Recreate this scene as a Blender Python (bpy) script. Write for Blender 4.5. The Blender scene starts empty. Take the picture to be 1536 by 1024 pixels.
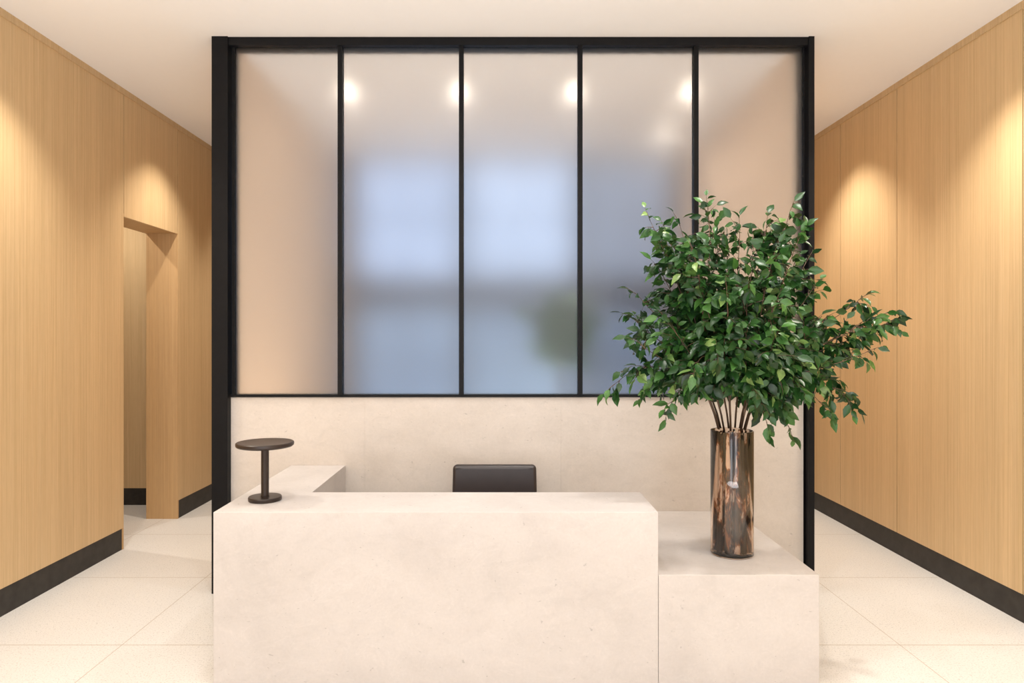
import bpy, bmesh, math, random
from mathutils import Vector, Matrix
random.seed(7)
S = bpy.context.scene
COL = S.collection
try:
    S.view_settings.view_transform = 'Standard'
    S.view_settings.look = 'None'
except Exception as e:
    print(e)

H = 3.25; EYE = 1.49
XL = -2.68; XR = 2.72
YW = 4.03      # stone wall face
YF = 2.943     # desk face

# ---------------------------------------------------------------- materials
def new_mat(name):
    m = bpy.data.materials.new(name); m.use_nodes = True
    nt = m.node_tree
    return m, nt, nt.nodes['Principled BSDF']

def node(nt, t, **kw):
    n = nt.nodes.new(t)
    for k, v in kw.items():
        if hasattr(n, k): setattr(n, k, v)
        else: n.inputs[k].default_value = v
    return n

def noise(nt, scale3, detail=4, rough=0.6, dist=0.0, base=1.0):
    g = node(nt, 'ShaderNodeNewGeometry')
    mp = node(nt, 'ShaderNodeMapping')
    mp.inputs['Scale'].default_value = scale3
    nt.links.new(g.outputs['Position'], mp.inputs['Vector'])
    n = node(nt, 'ShaderNodeTexNoise')
    n.inputs['Scale'].default_value = base
    n.inputs['Detail'].default_value = detail
    n.inputs['Roughness'].default_value = rough
    n.inputs['Distortion'].default_value = dist
    nt.links.new(mp.outputs[0], n.inputs['Vector'])
    return n.outputs['Fac']

def ramp(nt, fac, stops):
    r = node(nt, 'ShaderNodeValToRGB')
    els = r.color_ramp.elements
    while len(els) < len(stops): els.new(0.5)
    for e, (p, c) in zip(els, stops):
        e.position = p
        e.color = (c[0], c[1], c[2], 1) if not isinstance(c, (int, float)) else (c, c, c, 1)
    nt.links.new(fac, r.inputs['Fac'])
    return r.outputs['Color']

def mix(nt, mode, fac, a, b):
    m = nt.nodes.new('ShaderNodeMix'); m.data_type = 'RGBA'; m.blend_type = mode
    for sock, v in ((m.inputs[0], fac), (m.inputs[6], a), (m.inputs[7], b)):
        if isinstance(v, (int, float)): sock.default_value = v
        elif isinstance(v, tuple): sock.default_value = (*v, 1)
        else: nt.links.new(v, sock)
    return m.outputs[2]

def bump(nt, bsdf, fac, strength, dist=0.002):
    b = node(nt, 'ShaderNodeBump')
    b.inputs['Strength'].default_value = strength
    b.inputs['Distance'].default_value = dist
    nt.links.new(fac, b.inputs['Height'])
    nt.links.new(b.outputs[0], bsdf.inputs['Normal'])

def wood_mat(name, c1, c2, c3):
    m, nt, p = new_mat(name)
    fine = noise(nt, (230, 230, 1.0), 4, 0.55)
    broad = noise(nt, (9, 9, 0.12), 3, 0.6)
    fl = noise(nt, (60, 60, 9), 3, 0.6)
    col = ramp(nt, fine, [(0.25, c1), (0.5, c2), (0.75, c3)])
    col = mix(nt, 'MULTIPLY', 1.0, col, ramp(nt, broad, [(0.3, 0.91), (0.7, 1.0)]))
    col = mix(nt, 'MULTIPLY', 0.6, col, ramp(nt, fl, [(0.3, 0.93), (0.7, 1.03)]))
    at = node(nt, 'ShaderNodeAttribute', attribute_name='tone')
    col = mix(nt, 'MULTIPLY', 1.0, col, at.outputs['Color'])
    nt.links.new(col, p.inputs['Base Color'])
    p.inputs['Roughness'].default_value = 0.5
    p.inputs['Specular IOR Level'].default_value = 0.3
    bump(nt, p, fine, 0.05, 0.001)
    return m

WOOD = wood_mat('oak_veneer', (0.565, 0.385, 0.200), (0.665, 0.475, 0.262), (0.745, 0.555, 0.325))

def stone_mat(name, c1, c2, c3, rough=0.45):
    m, nt, p = new_mat(name)
    cloud = noise(nt, (2.2, 2.2, 2.8), 6, 0.62, 0.6)
    wisps = noise(nt, (7, 7, 11), 8, 0.7, 1.8)
    veins = noise(nt, (3.2, 3.2, 5), 5, 0.6, 2.5)
    fine = noise(nt, (90, 90, 90), 3, 0.6)
    pits = noise(nt, (38, 38, 60), 2, 0.5, 0.4)
    col = ramp(nt, cloud, [(0.3, c1), (0.5, c2), (0.72, c3)])
    col = mix(nt, 'MULTIPLY', 1.0, col, ramp(nt, wisps, [(0.36, 0.955), (0.5, 1.0), (0.63, 1.0), (0.7, 1.04)]))
    col = mix(nt, 'MULTIPLY', 1.0, col, ramp(nt, veins, [(0.485, 1.0), (0.498, 1.05), (0.511, 1.0)]))
    col = mix(nt, 'MULTIPLY', 1.0, col, ramp(nt, fine, [(0.3, 0.965), (0.7, 1.02)]))
    col = mix(nt, 'MULTIPLY', 1.0, col, ramp(nt, pits, [(0.25, 0.76), (0.30, 1.0)]))
    nt.links.new(col, p.inputs['Base Color'])
    p.inputs['Roughness'].default_value = rough
    p.inputs['Specular IOR Level'].default_value = 0.35
    bump(nt, p, fine, 0.05, 0.001)
    return m
STONE = stone_mat('desk_limestone', (0.505, 0.473, 0.455), (0.55, 0.517, 0.498), (0.585, 0.551, 0.532))
STONE_W = stone_mat('wall_limestone', (0.555, 0.502, 0.452), (0.595, 0.541, 0.49), (0.63, 0.575, 0.525))

def plain_mat(name, c, rough=0.5, metal=0.0, var=0.0, spec=0.5, vs=(20, 20, 20)):
    m, nt, p = new_mat(name)
    f = noise(nt, vs, 4, 0.6)
    col = ramp(nt, f, [(0.3, tuple(x * (1 - var) for x in c)), (0.7, tuple(x * (1 + var) for x in c))])
    nt.links.new(col, p.inputs['Base Color'])
    p.inputs['Roughness'].default_value = rough
    p.inputs['Metallic'].default_value = metal
    p.inputs['Specular IOR Level'].default_value = spec
    return m
CEIL = plain_mat('ceiling_paint', (0.91, 0.90, 0.885), 0.8, var=0.005, spec=0.2)
PLASTER = plain_mat('office_plaster', (0.80, 0.63, 0.48), 0.8, var=0.02, spec=0.2)
BLACK = plain_mat('black_steel', (0.006, 0.006, 0.007), 0.5, var=0.15, spec=0.15)
DARKGAP = plain_mat('joint_backing', (0.05, 0.03, 0.02), 0.9, var=0.1)  # dark backing visible in the panel joints
BASE = plain_mat('dark_stone_base', (0.030, 0.027, 0.024), 0.5, var=0.35, spec=.3, vs=(14, 14, 14))
LEATHER = plain_mat('black_leather', (0.026, 0.019, 0.019), 0.36, var=0.1)
BRONZE = plain_mat('dark_bronze', (0.030, 0.020, 0.016), 0.36, metal=0.2, var=0.15, spec=.45)
CHROME = plain_mat('polished_metal', (0.5, 0.5, 0.5), 0.2, metal=1.0, var=0.02)

def floor_mat():
    m, nt, p = new_mat('terrazzo')
    sp = noise(nt, (150, 150, 150), 2, 0.5)
    sp2 = noise(nt, (80, 80, 80), 2, 0.5)
    cl = noise(nt, (1.3, 1.3, 1.3), 3, 0.5)
    col = ramp(nt, cl, [(0.3, (0.615, 0.60, 0.58)), (0.7, (0.65, 0.635, 0.612))])
    col = mix(nt, 'MULTIPLY', 1.0, col, ramp(nt, sp, [(0.34, 0.74), (0.42, 1.0), (0.6, 1.0), (0.68, 1.07)]))
    col = mix(nt, 'MULTIPLY', 1.0, col, ramp(nt, sp2, [(0.32, 0.82), (0.38, 1.0)]))
    g = node(nt, 'ShaderNodeNewGeometry')
    sx = node(nt, 'ShaderNodeSeparateXYZ')
    nt.links.new(g.outputs['Position'], sx.inputs[0])
    def line(out, off, per, w):
        a = node(nt, 'ShaderNodeMath', operation='SUBTRACT'); nt.links.new(out, a.inputs[0]); a.inputs[1].default_value = off - per / 2
        b = node(nt, 'ShaderNodeMath', operation='FLOORED_MODULO'); nt.links.new(a.outputs[0], b.inputs[0]); b.inputs[1].default_value = per
        c = node(nt, 'ShaderNodeMath', operation='SUBTRACT'); nt.links.new(b.outputs[0], c.inputs[0]); c.inputs[1].default_value = per / 2
        d = node(nt, 'ShaderNodeMath', operation='ABSOLUTE'); nt.links.new(c.outputs[0], d.inputs[0])
        e = node(nt, 'ShaderNodeMath', operation='LESS_THAN'); nt.links.new(d.outputs[0], e.inputs[0]); e.inputs[1].default_value = w
        return e.outputs[0]
    l1 = line(sx.outputs[0], -1.85, 0.945, 0.0018)
    l2 = line(sx.outputs[1], 3.317, 0.935, 0.0025)
    mx = node(nt, 'ShaderNodeMath', operation='MAXIMUM'); nt.links.new(l1, mx.inputs[0]); nt.links.new(l2, mx.inputs[1])
    col = mix(nt, 'MIX', mx.outputs[0], col, (0.38, 0.32, 0.26))
    nt.links.new(col, p.inputs['Base Color'])
    p.inputs['Roughness'].default_value = 0.42
    p.inputs['Specular IOR Level'].default_value = 0.35
    return m
FLOOR = floor_mat()

def frosted():
    m, nt, p = new_mat('frosted_glass')
    p.inputs['Base Color'].default_value = (0.97, 0.98, 0.99, 1)
    p.inputs['Transmission Weight'].default_value = 1.0
    p.inputs['IOR'].default_value = 1.40
    p.inputs['Roughness'].default_value = 0.335
    p.inputs['Specular IOR Level'].default_value = 0.1
    return m
FROST = frosted()

def emis(name, c, s, var=0.0):
    m = bpy.data.materials.new(name); m.use_nodes = True
    nt = m.node_tree; nt.nodes.clear()
    e = node(nt, 'ShaderNodeEmission'); e.inputs['Strength'].default_value = s
    f = noise(nt, (1.4, 1.4, 1.8), 2, 0.5)
    col = ramp(nt, f, [(0.3, tuple(x * (1 - var) for x in c)), (0.7, tuple(min(1, x * (1 + var)) for x in c))])
    nt.links.new(col, e.inputs['Color'])
    o = node(nt, 'ShaderNodeOutputMaterial'); nt.links.new(e.outputs[0], o.inputs[0])
    return m

# ---------------------------------------------------------------- mesh helpers
def finish(name, me, mats, loc=(0, 0, 0), parent=None, smooth=False, **props):
    o = bpy.data.objects.new(name, me)
    for m in mats: me.materials.append(m)
    o.location = loc
    if parent is not None: o.parent = parent
    COL.objects.link(o)
    if smooth:
        for f in me.polygons: f.use_smooth = True
    for k, v in props.items(): o[k] = v
    return o

def empty(name, loc, **props):
    o = bpy.data.objects.new(name, None); o.location = loc
    o.empty_display_size = 0.1
    COL.objects.link(o)
    for k, v in props.items(): o[k] = v
    return o

def boxes(name, bl, mats, loc=(0, 0, 0), parent=None, **props):
    """bl: (x0,x1,y0,y1,z0,z1[,mat[,tone]])"""
    vs, fs, mi, tn = [], [], [], []
    for b in bl:
        x0, x1, y0, y1, z0, z1 = b[:6]
        mat = b[6] if len(b) > 6 else 0
        tone = b[7] if len(b) > 7 else 1.0
        n = len(vs)
        vs += [(x0, y0, z0), (x1, y0, z0), (x1, y1, z0), (x0, y1, z0), (x0, y0, z1), (x1, y0, z1), (x1, y1, z1), (x0, y1, z1)]
        fs += [tuple(n + i for i in f) for f in ((0, 3, 2, 1), (4, 5, 6, 7), (0, 1, 5, 4), (1, 2, 6, 5), (2, 3, 7, 6), (3, 0, 4, 7))]
        mi += [mat] * 6; tn += [tone] * 8
    me = bpy.data.meshes.new(name); me.from_pydata(vs, [], fs)
    ca = me.color_attributes.new('tone', 'FLOAT_COLOR', 'POINT')
    for i, t in enumerate(tn):
        ca.data[i].color = (*t, 1) if isinstance(t, tuple) else (t, t, t, 1)
    o = finish(name, me, mats, loc, parent, **props)
    for i, m in enumerate(mi): me.polygons[i].material_index = m
    return o

def rbox(name, sx, sy, sz, c, r, mats, parent=None, loc=(0, 0, 0), seg=4, shape=None, **props):
    bm = bmesh.new()
    bmesh.ops.create_cube(bm, size=1)
    for v in bm.verts:
        v.co = Vector((v.co.x * sx, v.co.y * sy, v.co.z * sz))
    bmesh.ops.bevel(bm, geom=list(bm.edges), offset=r, segments=seg, profile=0.5, affect='EDGES')
    for v in bm.verts:
        if shape: v.co = shape(v.co)
        v.co += Vector(c)
    me = bpy.data.meshes.new(name); bm.to_mesh(me); bm.free()
    return finish(name, me, mats, loc, parent, smooth=True, **props)

def lathe(name, prof, mats, seg=64, parent=None, loc=(0, 0, 0), closed=False, **props):
    vs, fs = [], []
    n = len(prof)
    for i in range(seg):
        a = 2 * math.pi * i / seg
        for r, z in prof: vs.append((r * math.cos(a), r * math.sin(a), z))
    for i in range(seg):
        j = (i + 1) % seg
        for k in range(n if closed else n - 1):
            k2 = (k + 1) % n
            fs.append((i * n + k, j * n + k, j * n + k2, i * n + k2))
    bm = bmesh.new()
    me = bpy.data.meshes.new(name); me.from_pydata(vs, [], fs)
    bm.from_mesh(me)
    bmesh.ops.remove_doubles(bm, verts=bm.verts, dist=1e-6)
    bmesh.ops.recalc_face_normals(bm, faces=bm.faces)
    bm.to_mesh(me); bm.free()
    o = finish(name, me, mats, loc, parent, smooth=True, **props)
    try:
        me.set_sharp_from_angle(angle=math.radians(35))
    except Exception: pass
    return o

class Tube:
    def __init__(s): s.v = []; s.f = []; s.c = []
    def add(s, pts, radii, seg=6, col=1.0):
        n0 = len(s.v); prev = None
        for i, p in enumerate(pts):
            d = (pts[min(i + 1, len(pts) - 1)] - pts[max(i - 1, 0)]).normalized()
            ref = Vector((1, 0, 0)) if abs(d.x) < 0.9 else Vector((0, 1, 0))
            u = d.cross(ref).normalized() if prev is None else (prev - d * prev.dot(d)).normalized()
            prev = u; w = d.cross(u)
            for k in range(seg):
                a = 2 * math.pi * k / seg
                s.v.append(p + (u * math.cos(a) + w * math.sin(a)) * radii[i]); s.c.append(col)
        for i in range(len(pts) - 1):
            for k in range(seg):
                k2 = (k + 1) % seg
                s.f.append((n0 + i * seg + k, n0 + i * seg + k2, n0 + (i + 1) * seg + k2, n0 + (i + 1) * seg + k))
        s.f.append(tuple(n0 + k for k in reversed(range(seg))))
        m = n0 + (len(pts) - 1) * seg
        s.f.append(tuple(m + k for k in range(seg)))
    def obj(s, name, mats, parent=None, loc=(0, 0, 0), smooth=True, **props):
        me = bpy.data.meshes.new(name); me.from_pydata([tuple(x) for x in s.v], [], s.f)
        ca = me.color_attributes.new('tone', 'FLOAT_COLOR', 'POINT')
        for i, t in enumerate(s.c):
            ca.data[i].color = (t, t, t, 1)
        return finish(name, me, mats, loc, parent, smooth=smooth, **props)

ST = dict(kind='structure')
# ---------------------------------------------------------------- shell
YB, YE = -3.0, 9.0
boxes('floor', [(-5, 3, YB, YE + .2, -0.1, 0)], [FLOOR], **ST)
boxes('ceiling', [(-5, 3, YB, YE + .2, H, H + .1)], [CEIL], **ST)
D0, D1, DH = 4.83, 5.63, 2.35
BH = 0.15; g = 0.0042
TW = 0.26
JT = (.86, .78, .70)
wl = [
    (XL - .02, XL, YB, 1.2 - g, BH, H, 0, 1.0),
    (XL - .02, XL, 1.2 + g, D0 - g, BH, H, 0, 0.985),
    (XL - .02, XL, D0 + g, D1 - g, DH, H, 0, 1.0),
    (XL - .02, XL, D1 + g, YE, BH, H, 0, 0.95),
    # cores
    (XL - TW, XL - .021, YB, D0 - .02, 0, H, 1, 1),
    (XL - TW, XL - .021, D0 - .02, D1 + .02, DH + .02, H, 1, 1),
    (XL - TW, XL - .021, D1 + .02, YE, 0, H, 1, 1),
    # reveal linings
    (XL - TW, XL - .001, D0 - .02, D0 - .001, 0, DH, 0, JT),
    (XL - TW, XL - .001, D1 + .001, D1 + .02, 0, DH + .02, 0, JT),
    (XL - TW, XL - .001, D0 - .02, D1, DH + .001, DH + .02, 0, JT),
]
boxes('wall_left', wl, [WOOD, DARKGAP], **ST)
wr, ys = [], [YB, -1.2, 1.15, 3.57, 4.71, 5.5, 7.4, YE]
tones = [1, .97, 1.0, 1.02, .985, 1.0, .96]
for i in range(len(ys) - 1):
    wr.append((XR, XR + .02, ys[i] + g, ys[i + 1] - g, BH, H, 0, tones[i]))
wr.append((XR + .021, XR + .2, YB, YE, 0, H, 1, 1))
boxes('wall_right', wr, [WOOD, DARKGAP], **ST)
boxes('wall_back', [(-5, 3, YE, YE + .15, 0, H, 0, .95)], [WOOD], **ST)
boxes('baseboard_left', [(XL - .02, XL - .004, YB, D0 - .004, 0, BH), (XL - .02, XL - .004, D1 + .02, YE, 0, BH)], [BASE], **ST)
boxes('baseboard_right', [(XR + .004, XR + .02, YB, YE, 0, BH)], [BASE], **ST)
boxes('trim_1', [(XL, XL + .009, YB, YE, H - .04, H, 0, .93)], [WOOD], **ST)
boxes('trim_2', [(XR - .009, XR, YB, YE, H - .04, H, 0, .93)], [WOOD], **ST)
# side passage beyond the doorway
boxes('wall_passage_far', [(-4.7, XL - TW, 6.1, 6.2, BH, H, 0, .97), (-4.7, XL - TW, 6.12, 6.2, 0, BH, 1, 1)], [WOOD, DARKGAP], **ST)
boxes('wall_passage_side', [(-4.8, -4.7, 3.8, 6.2, 0, H, 0, .97)], [WOOD], **ST)
boxes('wall_passage_near', [(-4.7, XL - TW, 3.7, 3.8, 0, H, 0, .97)], [WOOD], **ST)
boxes('baseboard_passage', [(-4.7, XL - TW, 6.1, 6.119, 0, BH)], [BASE], **ST)

# ---------------------------------------------------------------- stone half wall + office
SZ = 1.142
seg = [-1.625, -.815, .345, 1.775]
sw = []
for i in range(len(seg) - 1):
    a = seg[i] + (.00018 if i else 0); b = seg[i + 1] - (.00018 if i < 2 else 0)
    sw.append((a, b, YW, YW + .02, 0, SZ))
sw.append((-1.625, 1.775, YW + .0202, YW + .12, 0, SZ))
boxes('wall_center', sw, [STONE_W], **ST)
OY0, OY1 = YW + .125, 6.6
boxes('wall_office_left', [(-1.66, -1.60, OY0, OY1, 0, H)], [PLASTER], **ST)
boxes('wall_office_right', [(1.76, 1.82, OY0, OY1, 0, H)], [PLASTER], **ST)
boxes('wall_office_back', [(-1.66, 1.82, OY1 + .12, OY1 + .2, 0, H)], [PLASTER], **ST)
# office window: frame + panes
wx = [-1.60, -1.40, -.45, -.33, .69, .86, 1.58, 1.76]
zb0, zb1 = 1.77, 2.08
frame = [(wx[0], wx[1], OY1, OY1 + .06, 0, H), (wx[2], wx[3], OY1, OY1 + .06, 0, H), (wx[4], wx[5], OY1, OY1 + .06, 0, H), (wx[6], wx[7], OY1, OY1 + .06, 0, H),
         (wx[0], wx[7], OY1 + .001, OY1 + .059, zb0, zb1), (wx[0], wx[7], OY1 + .001, OY1 + .059, H - .05, H - .001), (wx[0], wx[7], OY1 + .001, OY1 + .059, 0.0, .12)]
# slender glazing bars
for i in (1, 3, 5):
    xm = (wx[i] + wx[i + 1]) / 2
    frame.append((xm - .014, xm + .014, OY1 + .002, OY1 + .058, .12, H - .05))
for z in (2.65, 1.25):
    frame.append((wx[0], wx[7], OY1 + .003, OY1 + .057, z - .014, z + .014))
WIN = empty('window_1', (0, OY1, 0), **ST)
def rel(bl, l): return [(b[0] - l[0], b[1] - l[0], b[2] - l[1], b[3] - l[1], b[4] - l[2], b[5] - l[2]) + tuple(b[6:]) for b in bl]
boxes('window_frame', rel(frame, (0, OY1, 0)), [plain_mat('window_frame_grey', (0.02, 0.022, 0.036), .5, var=.05)], parent=WIN)
pan = [((wx[1], wx[2]), (0.49, 0.61, 0.86), 1.15, .54), ((wx[3], wx[4]), (0.52, 0.64, 0.87), 1.15, .56), ((wx[5], wx[6]), (0.36, 0.43, 0.58), .92, .62)]
for i, (xx, c, s, lo) in enumerate(pan):
    boxes('window_pane', rel([(xx[0], xx[1], OY1 + .03, OY1 + .035, zb1, H - .05)], (0, OY1, 0)), [emis('daylight_upper', c, s, .14)], parent=WIN)
    boxes('window_pane', rel([(xx[0], xx[1], OY1 + .03, OY1 + .035, .12, zb0)], (0, OY1, 0)), [emis('daylight_lower', (c[0] * .85, c[1] * .93, c[2]), s * lo, .25)], parent=WIN)

# ---------------------------------------------------------------- partition screen
PS = empty('partition_screen', (0, 4.0, 0), label='black steel framed partition with five frosted glass panes', category='partition')
PB = lambda n, b, **k: boxes(n, rel([b], (0, 4.0, 0)), [BLACK], parent=PS, **k)
PB('post', (-1.697, -1.604, 3.98, 4.15, 0, H), label='wide black steel post')
PB('post', (1.786, 1.818, 3.98, 4.15, 0, H), label='slim black steel post')
PB('top_rail', (-1.604, 1.786, 3.99, 4.12, H - .047, H))
PB('bottom_rail', (-1.604, 1.786, 4.02, 4.10, SZ, SZ + .016))
PB('side_rail', (-1.596, -1.576, 4.02, 4.06, SZ + .016, H - .047))
PB('side_rail', (1.768, 1.777, 4.02, 4.06, SZ + .016, H - .047))
mx_ = [-.954, -.243, .455, 1.135]
for x in mx_:
    PB('mullion', (x - .0135, x + .0135, 4.0, 4.05, SZ + .016, H - .047))
edges = [-1.576] + sum([[x - .0135, x + .0135] for x in mx_], []) + [1.768]
for i in range(5):
    boxes('glass_pane', rel([(edges[2 * i], edges[2 * i + 1], 4.03, 4.04, SZ + .016, H - .047)], (0, 4.0, 0)), [FROST], parent=PS, label='frosted glass pane')

# ---------------------------------------------------------------- desk
DX0, DX1, RX = -1.247, .670, -.928
DT = .740; T = .02; YD = 3.325; YEnd = YW - .002
DK = empty('reception_desk', (-.3, YF, 0), label='pale limestone reception desk with a return along one end', category='desk')
def lshape(name, z0, z1, parent, org, bev, mat=STONE):
    P = [(DX0, YF), (DX1, YF), (DX1, YD), (RX, YD), (RX, YEnd), (DX0, YEnd)]
    vs = [(x - org[0], y - org[1], z0) for x, y in P] + [(x - org[0], y - org[1], z1) for x, y in P]
    n = 6
    fs = [tuple(reversed(range(n))), tuple(range(n, 2 * n))] + [(i, (i + 1) % n, n + (i + 1) % n, n + i) for i in range(n)]
    me = bpy.data.meshes.new(name); me.from_pydata(vs, [], fs)
    if bev:
        bm = bmesh.new(); bm.from_mesh(me)
        bmesh.ops.bevel(bm, geom=[e for e in bm.edges if min(e.verts[0].co.z, e.verts[1].co.z) > z1 - .0001], offset=.001, segments=1, affect='EDGES')
        bm.to_mesh(me); bm.free()
    return finish(name, me, [mat], parent=parent)
lshape('desk_body', 0, DT - T, DK, (-.3, YF, 0), False)
lshape('countertop', DT - T, DT, DK, (-.3, YF, 0), True)

BX1, BT = 1.365, .470
PL = rbox('display_plinth', BX1 - DX1 - .002, YEnd - YF, BT, ((BX1 - DX1) / 2 + .001, (YEnd - YF) / 2, BT / 2), .001, [STONE], loc=(DX1, YF, 0), seg=1,
          label='low pale limestone plinth adjoining the reception desk', category='plinth')
for f in PL.data.polygons: f.use_smooth = False

# ---------------------------------------------------------------- table lamp
LP = empty('table_lamp', (-1.10, 3.16, DT), label='dark bronze table lamp with a flat disc shade on the desk', category='lamp')
lathe('lamp_base', [(0, 0), (.070, 0), (.0735, .002), (.0745, .006), (.0745, .016), (.072, .0195), (.016, .0205), (0, .0205)], [BRONZE], parent=LP)
lathe('pole', [(0, .0205), (.0185, .0205), (.0185, .024), (.0175, .025), (.0175, .236), (0.0185, .238), (.0185, .246), (0, .246)], [BRONZE], parent=LP)
lathe('lamp_shade', [(0, .246), (.108, .246), (.122, .249), (.1285, .255), (.1295, .262), (.1285, .268), (.125, .2705), (.118, .2695), (0, .2695)], [BRONZE], seg=96, parent=LP)

# ---------------------------------------------------------------- office chair
CH = empty('office_chair', (-.045, 3.62, 0), label='black leather office chair behind the reception desk', category='chair')
def bs(co):
    t = (co.z + .22) / .44
    co = Vector((co.x * (1.02 - .04 * t), co.y + .35 * co.x * co.x * -1 + .03 * t, co.z))
    return co
rbox('backrest', .475, .05, .40, (0, .20, .582), .0245, [LEATHER], parent=CH, shape=bs, seg=6)
# stitched piping just below the top edge
pp = Tube()
pp.add([Vector((x, .20 - .35 * x * x + .026 - .0255, .582 + .2 - .019)) for x in [-.215 + .043 * i for i in range(11)]], [.0022] * 11, 6)
pp.obj('piping', [LEATHER], parent=CH)
rbox('seat', .48, .44, .08, (0, -.03, .46 - .04), .032, [LEATHER], parent=CH)
tb = Tube()
tb.add([Vector((0, .0, .36)), Vector((0, .17, .36)), Vector((0, .215, .40)), Vector((0, .225, .52))], [.014] * 4, 10)
tb.obj('back_support', [BLACK], parent=CH)
lathe('gas_column', [(0, .09), (.028, .09), (.028, .22), (.018, .22), (.018, .378), (0, .378)], [CHROME], parent=CH, seg=24)
for k in range(5):
    a = 2 * math.pi * k / 5 + .3
    d = Vector((math.cos(a), math.sin(a), 0))
    t = Tube(); t.add([d * .01 + Vector((0, 0, .105)), d * .12 + Vector((0, 0, .095)), d * .235 + Vector((0, 0, .072))], [.022, .018, .013], 8)
    t.obj('leg', [BLACK], parent=CH)
    c = Tube(); q = Vector((-d.y, d.x, 0)); cc = d * .235 + Vector((0, 0, .029))
    c.add([cc - q * .022, cc - q * .018, cc + q * .018, cc + q * .022], [.022, .028, .028, .022], 16)
    c.obj('caster', [BLACK], parent=CH)

# ---------------------------------------------------------------- foliage
def leaf_mat(name, k):
    m, nt, p = new_mat(name)
    at = node(nt, 'ShaderNodeAttribute', attribute_name='tone')
    sep = node(nt, 'ShaderNodeSeparateColor'); nt.links.new(at.outputs['Color'], sep.inputs[0])
    S_ = lambda c: tuple(min(1, x * k) for x in c)
    col = ramp(nt, sep.outputs[0], [(0.0, S_((0.008, 0.036, 0.010))), (0.45, S_((0.026, 0.098, 0.020))), (0.8, S_((0.07, 0.20, 0.036))), (1.0, S_((0.24, 0.38, 0.11)))])
    f = noise(nt, (60, 60, 60), 2, .5)
    col = mix(nt, 'MULTIPLY', 1.0, col, ramp(nt, f, [(.3, .8), (.7, 1.15)]))
    nt.links.new(col, p.inputs['Base Color'])
    p.inputs['Roughness'].default_value = .36
    p.inputs['Specular IOR Level'].default_value = .42
    tr = node(nt, 'ShaderNodeBsdfTranslucent'); nt.links.new(col, tr.inputs['Color'])
    ms = node(nt, 'ShaderNodeMixShader'); ms.inputs[0].default_value = .10
    out = nt.nodes['Material Output']
    nt.links.new(p.outputs[0], ms.inputs[1]); nt.links.new(tr.outputs[0], ms.inputs[2]); nt.links.new(ms.outputs[0], out.inputs[0])
    return m
LEAF = leaf_mat('leaf', .80)
LEAF2 = leaf_mat('leaf_brightened', 1.05)  # colour brightened in place of lamps on the tree behind the glass
def bark_mat(name, cs, sc=(45, 45, 7)):
    m, nt, p = new_mat(name)
    f = noise(nt, sc, 5, .65, .5)
    col = ramp(nt, f, cs)
    at = node(nt, 'ShaderNodeAttribute', attribute_name='tone')
    col = mix(nt, 'MULTIPLY', 1.0, col, at.outputs['Color'])
    nt.links.new(col, p.inputs['Base Color']); p.inputs['Roughness'].default_value = .55
    bump(nt, p, f, .3, .003)
    return m
TWIG = bark_mat('twig_bark', [(.3, (.04, .021, .013)), (.7, (.14, .08, .045))])
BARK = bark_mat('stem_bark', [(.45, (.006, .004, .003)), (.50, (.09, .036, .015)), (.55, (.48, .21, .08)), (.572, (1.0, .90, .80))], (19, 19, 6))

class Leaves:
    def __init__(s): s.v = []; s.f = []; s.c = []
    def add(s, p, d, up, L, W, curl, col):
        d = d.normalized(); side = d.cross(up)
        if side.length < 1e-3: side = Vector((1, 0, 0))
        side.normalize(); n = side.cross(d)
        n0 = len(s.v)
        def pt(t, w, fold=0.0): return p + d * (L * t * (1 - .1 * curl * t)) + side * (w) + n * (-curl * L * .35 * t * t + fold)
        s.v.append(pt(0, 0))
        for t, w in ((.22, .38), (.5, .5), (.78, .28)):
            s.v += [pt(t, -W * w, W * .13), pt(t, 0), pt(t, W * w, W * .13)]
        s.v.append(pt(1.05, 0))
        F = [(0, 2, 1), (0, 3, 2), (1, 2, 5, 4), (2, 3, 6, 5), (4, 5, 8, 7), (5, 6, 9, 8), (7, 8, 10), (8, 9, 10)]
        s.f += [tuple(n0 + i for i in f) for f in F]
        s.c += [col] * 11
    def obj(s, name, mats, parent, loc=(0, 0, 0), **props):
        me = bpy.data.meshes.new(name); me.from_pydata([tuple(x) for x in s.v], [], s.f)
        ca = me.color_attributes.new('tone', 'FLOAT_COLOR', 'POINT')
        for i, t in enumerate(s.c): ca.data[i].color = (t, t, t, 1)
        return finish(name, me, mats, loc, parent, smooth=True, **props)

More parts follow.
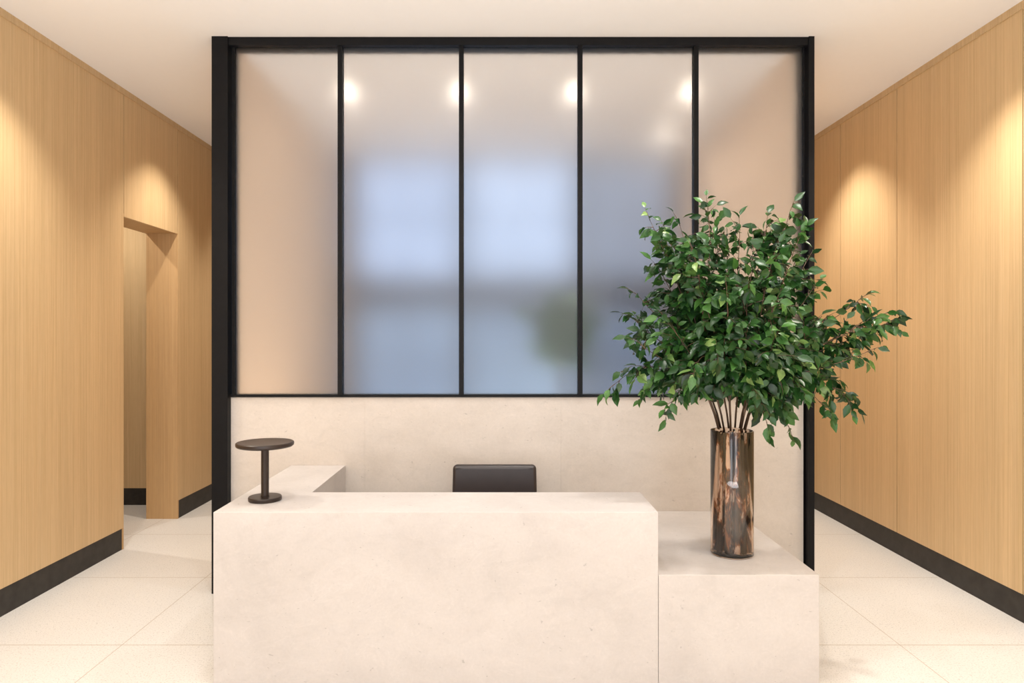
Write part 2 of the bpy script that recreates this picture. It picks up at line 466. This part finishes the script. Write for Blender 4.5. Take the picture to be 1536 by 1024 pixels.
R = random.Random(52)
def rv():
    while True:
        v = Vector((R.uniform(-1, 1), R.uniform(-1, 1), R.uniform(-1, 1)))
        if .05 < v.length < 1: return v.normalized()
def bez(a, b, c, d, n):
    return [a * (1 - t) ** 3 + b * 3 * t * (1 - t) ** 2 + c * 3 * t * t * (1 - t) + d * t ** 3 for t in [i / n for i in range(n + 1)]]
def twig(tu, lv, p, d, length, lsz, droop=.5, r0=.0020, spacing=.0165):
    n = 5; pts = [p]; dd = d.normalized()
    for i in range(n):
        dd = (dd + Vector((0, 0, -droop * .16)) + rv() * .12).normalized()
        pts.append(pts[-1] + dd * length / n)
    tu.add(pts, [r0 * (1 - .7 * i / n) for i in range(n + 1)], 4)
    m = max(3, int(length / spacing)); sgn = 1
    base_tone = R.gauss(.40, .16)
    for k in range(m + 1):
        t = (k + .6) / (m + 1) * n; i = min(n - 1, int(t)); q = pts[i].lerp(pts[i + 1], t - i)
        dl = (pts[i + 1] - pts[i]).normalized()
        sd = dl.cross(Vector((0, 0, 1)))
        if sd.length < .2: sd = rv()
        sd.normalize(); sgn = -sgn
        ld = dl * .55 + sd * sgn * R.uniform(.5, 1.0) + Vector((0, 0, R.uniform(-1.2, .05))) + rv() * .4
        if k == m: ld = dl + rv() * .25 + Vector((0, 0, -.3))
        up = Vector((0, 0, .8)) + rv() * 1.05 + Vector((0, -.55, 0))
        L = lsz * R.uniform(.6, 1.2)
        c = min(1, max(0, R.gauss(base_tone, .2)))
        lv.add(q + ld.normalized() * .004, ld, up, L, L * R.uniform(.46, .64), R.uniform(.1, 1.3), c)

VX, VY, VZ = 1.086, 3.234, BT
VH, VR = .585, .098
PA = empty('branch_arrangement', (VX, VY, VZ), label='tall cut leafy green branches standing in the glass vase', category='plant')
# crown tips: offset in metres from vase axis (x), depth (y), height above the plinth
def tip(px, py, dy=0.0):
    k = (VY + dy) / VY
    return Vector(((px - 1098) / 317 + (344 / 317) * (k - 1) * 1.0 + (px - 1098) / 317 * (k - 1), dy, (1.49 - (py - 507) / 317 * k) - VZ))
sil = [(975, 330, 0), (1000, 350, .1), (1020, 338, -.1), (1062, 314, 0), (1074, 345, .15), (1110, 345, -.1), (1150, 340, .1), (1184, 322, 0),
       (1200, 355, -.1), (1210, 392, .1), (957, 443, 0), (950, 478, .1), (958, 515, -.1), (922, 576, -.05), (972, 584, .05), (1005, 608, -.15),
       (1324, 472, 0), (1332, 483, .05), (1288, 450, .05), (1300, 528, -.1), (1290, 485, .1), (1274, 600, -.05), (1248, 572, .1), (1234, 608, -.1),
       (1182, 638, -.1), (1150, 632, -.2), (990, 405, .1), (1218, 435, 0), (1215, 500, -.1),
       (1040, 375, -.2), (1160, 385, -.2), (1090, 430, -.3), (1200, 460, .2), (1130, 590, -.25), (1170, 570, -.25), (1040, 560, -.25), (1075, 520, -.30), (1120, 500, -.30),
       (1015, 385, -.05), (1190, 400, -.05), (1130, 372, .05), (1168, 362, .1), (1090, 372, .1), (1000, 480, -.15), (1175, 605, -.1), (1235, 480, 0), (1255, 520, .05)]
tips = [(tip(*s), True) for s in sil]
for _ in range(27):
    while True:
        v = Vector((R.uniform(-1, 1), R.uniform(-1, 1), R.uniform(-1, 1)))
        if .35 < v.length < 1: break
    tips.append((Vector((-.015 + v.x * .33, v.y * .33, 1.06 + v.z * .36)), False))
# main stems share a few points at the vase mouth and fork above it
bases = []
for k in range(15):
    a = 2 * math.pi * k / 15 + R.uniform(-.2, .2); r_ = R.choice([.03, .055, .062])
    bases.append(Vector((math.cos(a) * r_, math.sin(a) * r_, VH + .004)))
tu, lv = Tube(), Leaves()
for idx, (tp, s) in enumerate(tips):
    hd = Vector((tp.x, tp.y, 0)); hd = hd.normalized() if hd.length > .01 else rv()
    a = max(bases, key=lambda q: q.x * hd.x + q.y * hd.y + R.uniform(0, .04)).copy()
    low = tp.z < VH + .35
    h = max(.20, tp.z - VH)
    ha = Vector((a.x, a.y, 0)).normalized()
    fork = a + ha * .045 + Vector((0, 0, .14))
    b = fork + Vector((hd.x * .05, hd.y * .05, h * (.32 if not low else .62)))
    c = tp - hd * (.30 * Vector((tp.x, tp.y, 0)).length) + Vector((0, 0, -.25 * h if not low else .16))
    pts = [a, a.lerp(fork, .5) - ha * .004] + bez(fork, b, c, tp, 11)
    N = len(pts) - 1
    tu.add(pts, [.0048 * (1 - .75 * i / N) for i in range(N + 1)], 6, R.uniform(.6, 1.5))
    L = sum((pts[i + 1] - pts[i]).length for i in range(N))
    nt_ = int(L / .048)
    for k in range(nt_):
        f = R.uniform(.36, 1.0); t = f * N; i = min(N - 1, int(t)); q = pts[i].lerp(pts[i + 1], t - i)
        if q.z < VH + .13: continue
        dl = (pts[i + 1] - pts[i]).normalized()
        d = dl * .8 + rv() * .9 + Vector((0, 0, .1))
        fall = 1 - .58 * f if s else 1 - .3 * f
        twig(tu, lv, q, d, R.uniform(.10, .20) * fall, .062, .6)
    twig(tu, lv, tp, (pts[-1] - pts[-2]), .07, .058, .4)
# drooping low leaves around the mouth
for k in range(95):
    a = R.uniform(0, 2 * math.pi)
    r_ = R.uniform(.05, .19); q = Vector((math.cos(a) * r_, math.sin(a) * r_, VH + .12 + r_ * .3 + R.uniform(0, .24)))
    if q.x < .0 and q.z < VH + .25: q.z += .10
    twig(tu, lv, q, Vector((math.cos(a), math.sin(a), -.25)), R.uniform(.08, .16), .063, .9)
print('leaves', len(lv.v) // 11)
tu.obj('branches', [TWIG], parent=PA, label='thin brown woody branches')
lv.obj('foliage', [LEAF], parent=PA, label='glossy pointed green leaves', kind='stuff')
# stems inside vase
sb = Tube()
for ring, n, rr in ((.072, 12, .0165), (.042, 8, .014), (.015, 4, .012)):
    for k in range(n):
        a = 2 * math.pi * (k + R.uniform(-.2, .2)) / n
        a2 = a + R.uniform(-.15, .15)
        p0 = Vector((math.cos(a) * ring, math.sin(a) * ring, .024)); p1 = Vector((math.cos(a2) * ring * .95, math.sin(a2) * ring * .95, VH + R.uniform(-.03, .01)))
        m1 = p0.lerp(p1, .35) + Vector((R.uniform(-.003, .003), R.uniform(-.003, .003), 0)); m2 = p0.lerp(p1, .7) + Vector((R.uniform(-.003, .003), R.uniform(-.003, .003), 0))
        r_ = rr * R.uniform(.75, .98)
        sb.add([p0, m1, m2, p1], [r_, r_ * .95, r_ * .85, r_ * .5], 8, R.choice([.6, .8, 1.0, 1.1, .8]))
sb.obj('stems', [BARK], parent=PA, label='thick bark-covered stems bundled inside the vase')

def vase_mat():
    m, nt, p = new_mat('smoked_glass')
    p.inputs['Base Color'].default_value = (0.90, 0.77, 0.67, 1)
    p.inputs['Transmission Weight'].default_value = 1.0
    p.inputs['Roughness'].default_value = .01
    p.inputs['IOR'].default_value = 1.6
    return m
lathe('glass_vase', [(0, 0), (.092, 0), (VR - .002, .003), (VR, .008), (VR, VH - .003), (VR - .0015, VH), (VR - .0045, VH), (VR - .006, VH - .003), (VR - .006, .020), (VR - .010, .017), (0, .017)],
      [vase_mat()], seg=96, loc=(VX, VY, VZ), label='tall cylindrical brown smoked glass vase on the stone plinth', category='vase')

# ---------------------------------------------------------------- plant behind glass
PX, PY = .43, 4.95
PP = empty('potted_tree', (PX, PY, 0), label='small potted green tree standing behind the frosted glass', category='plant')
lathe('pot', [(0, 0), (.15, 0), (.19, .36), (.20, .38), (.20, .40), (.18, .40), (.175, .36), (0, .35)], [plain_mat('dark_pot', (.04, .04, .045), .5, var=.1)], parent=PP, seg=40)
tt, tl = Tube(), Leaves()
tt.add([Vector((0, 0, .33)), Vector((.02, .01, .7)), Vector((-.01, 0, 1.1)), Vector((0, 0, 1.65))], [.02, .017, .014, .008], 8)
for k in range(190):
    th = R.uniform(0, 6.283); rr = R.uniform(0, .14)
    q = Vector((.02 + rr * math.cos(th), R.uniform(-.1, .1), 1.56 + rr * 1.3 * math.sin(th)))
    twig(tt, tl, q, rv() + Vector((0, 0, .1)), R.uniform(.08, .18), .085, .5)
tt.obj('trunk', [TWIG], parent=PP)
tl.obj('foliage', [LEAF2], parent=PP, kind='stuff')

# ---------------------------------------------------------------- lights
def spot(loc, e, ang=90, blend=.5, col=(1, .91, .79), rad=.03, rot=(0, 0, 0)):
    l = bpy.data.lights.new('spot', 'SPOT'); l.energy = e; l.spot_size = math.radians(ang); l.spot_blend = blend
    l.color = col; l.shadow_soft_size = rad
    o = bpy.data.objects.new('spot_light', l); o.location = loc; o.rotation_euler = rot
    COL.objects.link(o); return o
def area(loc, e, sx, sy, col, rot=(0, 0, 0)):
    l = bpy.data.lights.new('area', 'AREA'); l.energy = e; l.shape = 'RECTANGLE'; l.size = sx; l.size_y = sy; l.color = col
    o = bpy.data.objects.new('area_light', l); o.location = loc; o.rotation_euler = rot
    COL.objects.link(o); return o
for y in (0.2, 1.9, 3.5, 5.2, 6.9):
    spot((2.26, y, H - .02), 130, 98, .85)
for y in (0.2, 1.9, 3.5, 5.25, 6.9):
    spot((-2.24, y, H - .02), 112, 98, .9)
spot((-3.7, 5.2, H - .02), 105, 140, .6)
# downlights above the desk
WH = (1, .945, .89)
spot((.95, 2.9, H - .02), 85, 80, .6, WH, .05)
spot((-.9, 2.8, H - .02), 60, 90, .6, WH, .05)
spot((0.1, 3.3, H - .02), 62, 100, .6, WH, .05)
area((0.2, .8, H - .02), 46, 3.0, 1.6, WH)  # unseen soft fill at the ceiling, added to light the desk front
# shopfront glazing behind the viewer, and an unseen lamp added to brighten the ceiling
for x in (-1.3, 1.3):
    area((x, -2.8, 1.6), 30, 1.2, 2.6, (.96, .97, 1.0), (math.radians(90), 0, 0))
area((0, -.8, .5), 205, 3.8, 2.5, (.97, .97, 1.0), (math.radians(180), 0, 0))
# office downlights
DISC = emis('downlight_glow', (1, .86, .70), 5)
for i, (x, y) in enumerate([(-1.08, 4.76), (-.30, 4.76), (.50, 4.76), (1.30, 4.76), (1.33, 5.6)]):
    lathe('downlight', [(0, 0), (.03, 0), (.03, .006), (.036, .006), (.038, 0.0), (.04, .01), (.04, .0115), (0, .0115)], [DISC], loc=(x, y, H - .012), seg=32,
          label='round recessed ceiling downlight glowing behind frosted glass', category='ceiling light', group='recessed downlights')
    spot((x, y, H - .03), 3.2 if i < 4 else 12, 150, .7, (1, .85, .70), .03)
# unseen lamp added behind the stone wall, warming the office ceiling
area((0, 4.6, .25), 32, 2.6, .5, (1, .83, .66), (math.radians(180), 0, 0))
w = bpy.data.worlds.new('world'); S.world = w; w.use_nodes = True
bg = w.node_tree.nodes['Background']; bg.inputs[0].default_value = (.98, .98, 1.0, 1); bg.inputs[1].default_value = .94

# ---------------------------------------------------------------- camera
cd = bpy.data.cameras.new('camera'); cd.sensor_width = 36; cd.lens = 24
cd.shift_x = 14 / 1536; cd.shift_y = -5 / 1536
cam = bpy.data.objects.new('camera', cd); cam.location = (0, 0, EYE); cam.rotation_euler = (math.radians(90), 0, 0)
COL.objects.link(cam); S.camera = cam
